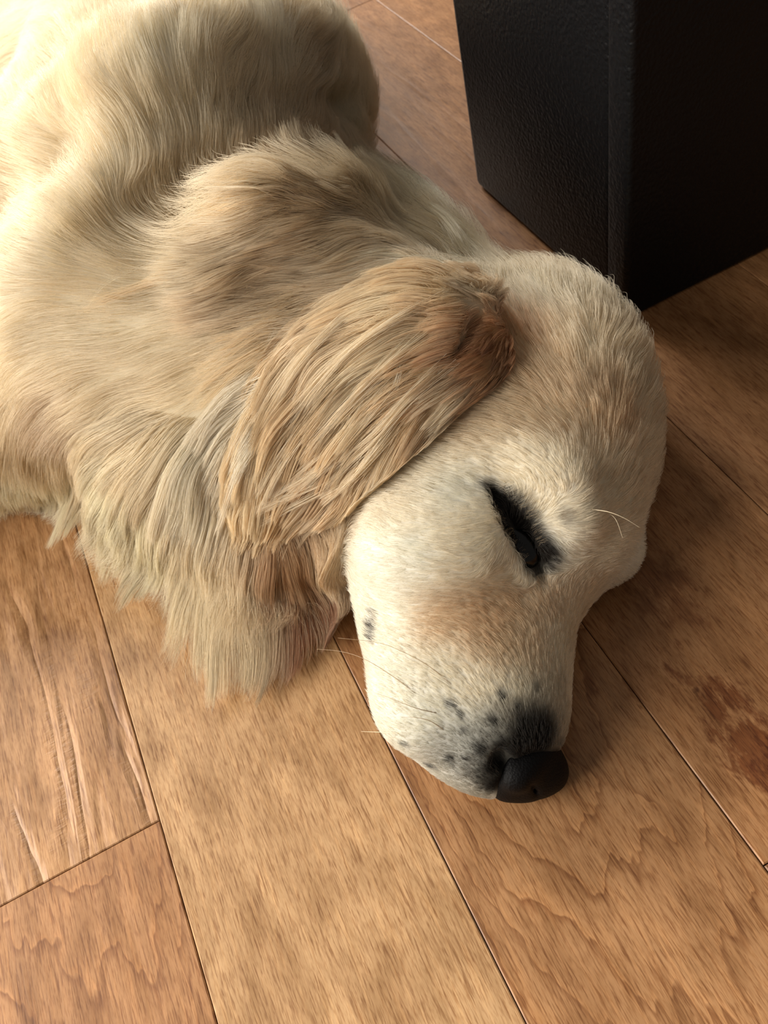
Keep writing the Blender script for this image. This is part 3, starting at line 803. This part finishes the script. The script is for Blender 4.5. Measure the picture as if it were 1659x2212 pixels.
def vary(C, near, amt=0.10):
    """locks differ a little in tone"""
    u = np.random.default_rng(3).normal(size=200003)[near % 200003]
    w = u[:, None] * np.array([1.0, 1.12, 1.3]) * amt
    C = np.maximum(C * (1 + w), 0.004)
    return C / np.maximum(1.0, C.max(1, keepdims=True) / 0.91)

def inview(P, m=420):
    v = (P - EYE) @ W2C
    z = np.maximum(v[:, 2], 1e-3)
    x = PP[0] + F * v[:, 0] / z; y = PP[1] + F * v[:, 1] / z
    return (x > -m) & (x < 1659 + m) & (y > -m) & (y < 2212 + m) & (v[:, 2] > 0)

def body_weight(P, nr):
    L = tri(field, LO, CG, P)[:, 3]
    w = 1.0 / np.clip(L, 0.006, 0.05) ** 0.9
    w *= np.where(P[:, 2] < 0.004, 0.0, 1.0)
    inn = (np.abs(P - NOSE['lo'] - 0.036) < 0.034).all(1)
    dn = tri(NOSE['g'], NOSE['lo'], NOSE['vs'], P)
    w *= np.where(inn & (dn < 0.0010), 0.0, 1.0)
    w *= np.where(inview(P), 1.0, 0.12)                      # sparse where the camera is not looking
    return w

NB = 370000
roots = sample_mesh(Pb, Qb, NB, body_weight)
rootL = tri(field, LO, CG, roots)[:, 3]
short = rootL < 0.015
parts = []
# short coat of the face: velvet muzzle first, then the fuller cheeks and brow
for sel_, kw, cl, tone in ((short & (rootL < 0.0088), dict(lift=0.26, depth=0.0018, lenk=1.0, wave=0.14, jit=0.09), (8, 0.25), 0.07),
                           (short & (rootL >= 0.0088), dict(lift=0.42, depth=0.0028, lenk=1.1, wave=0.18, jit=0.11), (10, 0.38), 0.09)):
    r_ = roots[sel_]
    pts, L = grow(r_, field, LO, CG, G, LO, VS, K=5, wfreq=240, **kw)
    pts, near = clump(pts, len(r_) // cl[0], cl[1])
    parts.append((pts, 0.000080, 0.000025, vary(shade(r_, tri(field, LO, CG, r_)[:, 4:7]), near, tone)))
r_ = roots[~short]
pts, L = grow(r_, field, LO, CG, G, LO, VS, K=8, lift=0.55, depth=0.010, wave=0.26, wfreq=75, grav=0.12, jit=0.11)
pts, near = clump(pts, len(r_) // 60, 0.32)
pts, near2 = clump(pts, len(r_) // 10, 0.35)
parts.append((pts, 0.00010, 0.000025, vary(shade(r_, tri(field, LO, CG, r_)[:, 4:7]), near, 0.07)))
hair_obj('coat_fur', parts, body)


# ------------------------------------------------------------------ the ear that lies over the neck
UP = [(985, 618), (905, 632), (800, 672), (705, 735), (630, 820), (575, 920), (545, 1010), (548, 1075)]
LW = [(1062, 790), (990, 848), (915, 905), (862, 960), (815, 1015), (755, 1060), (670, 1082), (585, 1096)]
GE = np.ones(DIM, np.float32)
def lerp_poly(Pl, t):
    f = t * (len(Pl) - 1); i = min(int(f), len(Pl) - 2); w = f - i
    return np.array(Pl[i]) * (1 - w) + np.array(Pl[i + 1]) * w
def body_hit(px, py):
    r = ray(px, py); h = bvh_body.ray_cast(Vector(EYE), Vector(r))
    return np.array(h[0]), np.array(h[1])
def eblob(c, r, R=None, k=0.006, sub=False): ell(GE, LO, VS, c, r, R, k, sub)
for u in np.linspace(0, 1, 17):
    a, b = lerp_poly(UP, u), lerp_poly(LW, u)
    for v in np.linspace(0, 1, 11):
        q = a * (1 - v) + b * v
        p, n_ = body_hit(*q)
        n_ = n_ if n_[2] > 0 else -n_
        n_ = n_ + np.array([0, 0, 1.0]); n_ /= np.linalg.norm(n_)
        root = max(0.0, 1 - u / 0.22)
        hgt = 0.0065 + 0.007 * math.sin(math.pi * v) * (1 - 0.5 * u) + 0.005 * (1 - u) ** 2 - 0.013 * root ** 1.3 - 0.003 * u ** 3
        rim = 0.0015 if v > 0.85 else 0.0
        R = rot_from((-0.7, -0.2, 0), n_)
        eblob(p + n_ * hgt, (0.0115, 0.0105, 0.0050 + rim), R, 0.005)
# the leathery fold where the ear joins the skull
fc, fn = body_hit(1042, 748)
for (px, py, r1, zo, sb) in ((1022, 752, 0.0045, 0.0150, True), (1000, 800, 0.0035, 0.0155, True)):
    p, _n = body_hit(px, py)
    eblob(p + np.array([0, 0, zo]), (r1 * 2.0, r1, r1), rot_from((-0.8, -0.45, 0)), 0.004, sb)
Pe, Qe = vdb_mesh(GE, LO, VS)
bvh_ear = BVHTree.FromPolygons([tuple(p) for p in Pe], [tuple(int(i) for i in q) for q in Qe])
G2 = np.minimum(G, GE)
ETN = (216, 170, 110); ECR = (236, 202, 148); EBR = (184, 130, 78)
earchart = [
 (1030, 640, -1, -.15, 16, (226, 196, 152)), (950, 625, -1, .02, 26, ETN), (880, 650, -1, .15, 38, ECR), (800, 690, -.95, .3, 42, ETN), (720, 750, -.85, .55, 44, (206, 172, 130)), (650, 830, -.65, .8, 44, ETN),
 (600, 920, -.45, 1, 44, ECR), (570, 1000, -.2, 1, 36, ETN), (560, 1060, -.1, 1, 26, ECR),
 (1050, 700, -.9, .2, 14, ORG), (980, 690, -1, .2, 24, (214, 162, 104)), (900, 730, -.9, .45, 34, ECR), (820, 780, -.8, .6, 40, ECR), (740, 850, -.7, .72, 42, ETN), (680, 930, -.65, .76, 40, ETN), (620, 1020, -.7, .7, 32, ETN),
 (1045, 745, -.5, .8, 9, (120, 60, 26)), (1010, 770, -.85, .5, 16, ORG), (960, 770, -.9, .4, 26, (206, 150, 92)), (900, 820, -.85, .5, 34, ETN), (840, 870, -.75, .65, 38, ECR), (780, 950, -.65, .75, 36, ETN), (720, 1010, -.7, .7, 32, EBR), (650, 1060, -.9, .45, 28, ETN),
 (1040, 800, -.8, .7, 14, (170, 104, 52)), (980, 850, -.8, .65, 22, (236, 212, 168)), (920, 880, -.75, .7, 28, EBR), (880, 930, -.65, .8, 30, ETN), (830, 990, -.6, .8, 28, (226, 196, 152)), (770, 1040, -.85, .55, 28, ETN), (700, 1070, -.95, .3, 28, (220, 184, 138)),
]
eP, eD, eL, eC = chart(earchart, bvh_ear)
efield_pts = LO + ii * CG
sel = (np.abs(efield_pts - eP.mean(0)) < np.array([0.16, 0.16, 0.12])).all(1)
ef = np.zeros((len(efield_pts), 7)); ef[:, 0] = 1
ef[sel] = idw(efield_pts[sel], eP, np.hstack([eD, eL[:, None], eC]))
efield = ef.reshape(*cdim, 7)
me = mesh_from('ear', Pe, Qe, M_SKIN)
set_col(me, 'coat', tri(efield, LO, CG, Pe)[:, 4:7] * 0.7)
ear = dog_part('ear', me)

ztop = lambda P, nr: (tri(G, LO, VS, P) > 0.001) * np.where(nr[:, 2] > -0.3, 1.0, 0.15)
r_ = sample_mesh(Pe, Qe, 52000, ztop)
pts, L = grow(r_, efield, LO, CG, G2, LO, VS, K=12, lift=0.22, depth=0.007, wave=0.30, wfreq=62, grav=0.25, jit=0.045)
pts, near = clump(pts, 620, 0.58)
pts, near2 = clump(pts, 5200, 0.55)
cols = tri(efield, LO, CG, r_)[:, 4:7]
hair_obj('ear_fur', [(pts, 0.00010, 0.00003, vary(cols, near, 0.16))], ear)

# ------------------------------------------------------------------ long feathering: mane, throat ruff, chest
def region(poly, n, bvh=None):
    """roots scattered on the body inside a patch outlined on the animal"""
    poly = np.array(poly, float); lo_, hi_ = poly.min(0), poly.max(0); out = []
    while len(out) < n:
        q = lo_ + (hi_ - lo_) * rng.random(2)
        ins = False; j = len(poly) - 1
        for i in range(len(poly)):
            if (poly[i, 1] > q[1]) != (poly[j, 1] > q[1]) and q[0] < (poly[j, 0] - poly[i, 0]) * (q[1] - poly[i, 1]) / (poly[j, 1] - poly[i, 1]) + poly[i, 0]: ins = not ins
            j = i
        if ins:
            r = ray(*q); h = (bvh or bvh_body).ray_cast(Vector(EYE), Vector(r))
            if h[0] is not None: out.append(np.array(h[0]))
    return np.array(out)
def feather(name, poly, n, lenk, guides, K=12, lift=0.25, depth=0.012, wave=0.3, wfreq=55, grav=0.35, amount=0.60, tone=0.12, rad=0.00011, spread=None):
    r_ = region(poly, n)
    pts, L = grow(r_, field, LO, CG, G2, LO, VS, K=K, lift=lift, depth=depth, lenk=lenk, wave=wave, wfreq=wfreq, grav=grav, jit=0.05, spread=spread)
    pts, near = clump(pts, guides, amount)
    pts, near2 = clump(pts, guides * 8, 0.35)
    hair_obj(name, [(pts, rad, 0.00003, vary(tri(field, LO, CG, r_)[:, 4:7], near, tone))], body)
feather('ruff_feathering', [(440, 900), (560, 900), (560, 1090), (640, 1110), (740, 1130), (745, 1250), (700, 1330), (600, 1290), (500, 1280), (430, 1180), (440, 1020)], 22000, 1.60, 260, K=16, grav=0.5, spread=(-0.40, -0.9, 0))
feather('mane_feathering', [(1030, 560), (960, 440), (850, 380), (720, 400), (600, 380), (520, 480), (480, 600), (560, 700), (700, 640), (850, 600), (960, 590)], 20000, 1.0, 420, grav=0.1, amount=0.5)
feather('chest_feathering', [(180, 950), (300, 880), (430, 900), (430, 1150), (330, 1200), (200, 1160), (150, 1050)], 16000, 1.25, 240, grav=0.45, spread=(-0.8, -0.8, 0))

# ------------------------------------------------------------------ eye behind nearly closed lids
def build_eye():
    m, nt, pr = newmat('dark_eye')
    pr.inputs['Base Color'].default_value = (0.001, 0.001, 0.001, 1); pr.inputs['Roughness'].default_value = 0.16; pr.inputs['Specular IOR Level'].default_value = 0.35
    n = 24; V, Fc = [], []
    a = EY1 - EY0; a /= np.linalg.norm(a)
    R = rot_from(a); c = (EY0 + EY1) / 2; c[2] = surf_z(c + np.array([0.0, 0.0, 0.0])) - 0.0045
    for i in range(n + 1):
        th = math.pi * i / n
        for j in range(2 * n):
            ph = math.pi * j / n
            l = np.array([math.sin(th) * math.cos(ph) * 0.0135, math.sin(th) * math.sin(ph) * 0.0095, math.cos(th) * 0.0090])
            V.append(c + l @ R)
    for i in range(n):
        for j in range(2 * n):
            k = (j + 1) % (2 * n)
            Fc.append((i * 2 * n + j, (i + 1) * 2 * n + j, (i + 1) * 2 * n + k, i * 2 * n + k))
    dog_part('eye', mesh_from('eye', V, Fc, m))['label'] = 'dark glossy eye seen through a narrow slit'
    # lashes and the short dark hairs of the lid rim
    P_, C_ = [], []
    nn = 900
    for q in range(nn):
        t = rng.random(); side = 1 if rng.random() < 0.5 else -1
        w = (14 + 26 * math.sin(math.pi * min(1, t + 0.02))) * 0.55
        x, y = 1068 + (1160 - 1068) * t, 1058 + (1188 - 1058) * t
        nx, ny = 0.82, -0.57
        p0 = hit(x + side * nx * w * rng.uniform(0.7, 1.25), y + side * ny * w * rng.uniform(0.7, 1.25))
        ln = rng.uniform(0.003, 0.006) * (1.0 if side < 0 else 0.8)
        o = hit(x + side * nx * (w + 30), y + side * ny * (w + 30) + 12) - p0; o /= np.linalg.norm(o)
        up_ = np.array([0, 0, 1.0])
        d0 = o * 0.6 + up_ * 0.6 + rng.normal(size=3) * 0.25
        st = [p0 + (d0 * s_ + o * s_ * s_ * 0.6) * ln for s_ in np.linspace(0, 1, 5)]
        P_.append(st); C_.append(s2l((28, 22, 18)) if rng.random() < 0.7 else s2l((190, 170, 140)))
    hair_obj('eyelashes', [(np.array(P_), 0.00007, 0.00002, np.array(C_))], body)
build_eye()

# ------------------------------------------------------------------ whiskers and loose hairs
M_WHISK = plain('whisker_horn', (0.35, 0.24, 0.13), 0.4, 0.5)
M_WHISKL = plain('pale_whisker_horn', (0.85, 0.72, 0.50), 0.4, 0.5)
def tube(name, pts, r0, r1, mat, seg=6, n=24):
    pts = np.array(pts); m = len(pts)
    # Catmull-Rom
    Pp = np.vstack([2 * pts[0] - pts[1], pts, 2 * pts[-1] - pts[-2]]); C = []
    for q in np.linspace(0, m - 1 - 1e-6, n):
        i = int(q); t = q - i; a, b, c, d = Pp[i:i + 4]
        C.append(0.5 * ((2 * b) + (-a + c) * t + (2 * a - 5 * b + 4 * c - d) * t ** 2 + (-a + 3 * b - 3 * c + d) * t ** 3))
    C = np.array(C); V, Fc = [], []
    for i in range(n):
        tg = C[min(i + 1, n - 1)] - C[max(i - 1, 0)]
        R = rot_from(tg, (0.1, 0.2, 1)); r = r0 + (r1 - r0) * i / (n - 1)
        for j in range(seg):
            th = 2 * math.pi * j / seg
            V.append(C[i] + (R[1] * math.cos(th) + R[2] * math.sin(th)) * r)
    for i in range(n - 1):
        for j in range(seg):
            k = (j + 1) % seg
            Fc.append((i * seg + j, i * seg + k, (i + 1) * seg + k, (i + 1) * seg + j))
    Fc.append(tuple(range(seg))[::-1]); Fc.append(tuple((n - 1) * seg + j for j in range(seg)))
    return dog_part(name, mesh_from(name, V, Fc, mat))
def whisk(px, z1, pale=False, r=0.00022):
    p0 = hit(*px[0]); z0 = p0[2]; out = [p0]
    for i, q in enumerate(px[1:], 1):
        t = i / (len(px) - 1); out.append(at(q[0], q[1], z0 + (z1 - z0) * t + 0.004 * math.sin(math.pi * t)))
    tube('whisker', out, r, 0.00007, M_WHISKL if pale else M_WHISK)
whisk([(897, 1497), (850, 1462), (790, 1425), (740, 1408), (684, 1402)], 0.055)
whisk([(975, 1478), (925, 1438), (870, 1408), (815, 1388), (730, 1378)], 0.070)
whisk([(942, 1540), (900, 1530), (860, 1515), (815, 1498)], 0.065)
whisk([(958, 1576), (930, 1558), (900, 1550), (868, 1549)], 0.060)
whisk([(862, 1584), (830, 1582), (780, 1580)], 0.040, True)
whisk([(1278, 1100), (1315, 1106), (1350, 1120), (1384, 1141)], 0.085, True)
whisk([(1308, 1104), (1330, 1122), (1345, 1162)], 0.080, True, 0.00018)

def strands(name, lines, parent, jitter=0.0008, per=6, rad=0.00010, zo=0.006, col=(250, 240, 214), tipj=1.5):
    P_, C_ = [], []
    allb = [bvh_ear, bvh_body]
    for px in lines:
        W = []
        for qi, q in enumerate(px):
            zr = zo * min(1.0, 2.2 * qi / (len(px) - 1)) - 0.001 * (qi == 0)
            zs = [b.ray_cast(Vector(EYE), Vector(ray(*q)))[3] for b in allb]
            zs = [z for z in zs if z is not None]
            W.append(EYE + ray(*q) * (min(zs) - zr) if zs else at(q[0], q[1], 0.006))
        W = np.array(W); m = len(W)
        Pp = np.vstack([2 * W[0] - W[1], W, 2 * W[-1] - W[-2]]); C = []
        for q in np.linspace(0, m - 1 - 1e-6, 14):
            i = int(q); t = q - i; a, b, c, d = Pp[i:i + 4]
            C.append(0.5 * ((2 * b) + (-a + c) * t + (2 * a - 5 * b + 4 * c - d) * t ** 2 + (-a + 3 * b - 3 * c + d) * t ** 3))
        C = np.array(C)
        for _ in range(per):
            o = rng.normal(size=3) * jitter; o2 = rng.normal(size=3) * jitter * tipj
            tt = np.linspace(0, 1, 14)[:, None]
            P_.append(C + o + (o2 - o) * tt); C_.append(0.5 * s2l(col) + 0.5 * coatcol(col))
    hair_obj(name, [(np.array(P_), rad, 0.00003, np.array(C_))], parent)
strands('loose_hairs', [
    [(612, 362), (614, 400), (624, 440), (638, 505)], [(508, 478), (515, 505), (510, 532), (500, 500)],
    [(548, 590), (520, 560), (495, 560), (483, 600), (495, 640), (535, 658), (590, 640)],
    [(520, 575), (545, 545), (590, 520), (640, 500)], [(640, 500), (670, 530), (740, 560)], [(600, 640), (560, 620), (500, 615)],
    [(190, 662), (230, 615), (300, 580), (350, 560)], [(380, 490), (430, 470), (480, 455)], [(470, 400), (520, 390), (570, 420)],
    [(880, 760), (866, 800), (855, 840)], [(405, 990), (430, 930), (480, 890)], [(400, 1000), (440, 960), (500, 930)],
    [(430, 800), (480, 790), (540, 790)], [(420, 860), (470, 820), (530, 810)], [(560, 770), (585, 730), (580, 700)]], body)

WF = (252, 240, 216)
def locks(lines, sub=3, wob=14):
    """each drawn lock splits into a few narrower ones beside it"""
    r = random.Random(9); out = []
    for l in lines:
        for _ in range(sub):
            ox, oy = r.uniform(-wob, wob), r.uniform(-wob, wob); tx, ty = r.uniform(-wob, wob) * 1.6, r.uniform(-wob, wob) * 1.6
            m = len(l) - 1
            out.append([(x + ox * (1 - i / m) + tx * i / m, y + oy * (1 - i / m) + ty * i / m) for i, (x, y) in enumerate(l)])
    return out
strands('white_fringe', locks([[(575, 830), (510, 865), (450, 915), (406, 1000)], [(570, 860), (520, 900), (465, 950), (412, 1050)], [(560, 890), (515, 930), (470, 990), (430, 1090)],
    [(560, 920), (520, 970), (480, 1040), (436, 1140)], [(590, 800), (540, 825), (480, 865), (420, 940)], [(560, 960), (520, 1010), (485, 1080), (445, 1180)]], 4, 18), body, jitter=0.0024, per=60, zo=0.0105, col=WF, rad=0.00009, tipj=0.35)
strands('mane_tips', locks([[(720, 610), (640, 640), (560, 675), (470, 700)], [(690, 650), (610, 675), (550, 700), (455, 722)], [(650, 690), (590, 700), (520, 735), (430, 800)], [(620, 730), (570, 760), (500, 800), (425, 862)],
    [(640, 420), (570, 425), (500, 450), (400, 498)], [(600, 470), (500, 505), (410, 545), (320, 590)], [(520, 550), (420, 580), (320, 610), (200, 655)], [(560, 390), (520, 400), (480, 420), (440, 470)],
    [(760, 570), (700, 600), (620, 600), (540, 590)], [(800, 540), (720, 560), (640, 545), (570, 520)]], 4, 16), body, jitter=0.0020, per=26, zo=0.009, col=(240, 214, 168), rad=0.00009, tipj=0.5)
strands('nape_streaks', locks([[(1050, 570), (980, 500), (880, 440), (745, 385)], [(1040, 590), (960, 540), (860, 500), (740, 470)], [(1020, 600), (940, 575), (840, 560), (720, 590)], [(1030, 550), (960, 470), (880, 410), (800, 375)]], 5, 20),
    body, jitter=0.0026, per=45, zo=0.008, col=(244, 234, 208), rad=0.00009, tipj=0.6)
strands('ear_highlights', locks([[(960, 640), (860, 690), (740, 780), (640, 900)], [(940, 700), (840, 780), (740, 880), (650, 980)], [(900, 790), (820, 870), (740, 960), (640, 1050)], [(960, 800), (880, 870), (800, 950), (700, 1030)],
    [(850, 640), (740, 700), (640, 800), (570, 910)], [(700, 880), (640, 950), (590, 1020), (550, 1090)], [(860, 900), (810, 970), (760, 1030), (705, 1070)], [(760, 1010), (700, 1050), (630, 1080), (560, 1110)], [(820, 820), (770, 900), (700, 1000), (610, 1060)]], 3, 16),
    ear, jitter=0.0018, per=30, zo=0.0070, col=(244, 224, 188), rad=0.00010, tipj=0.6)
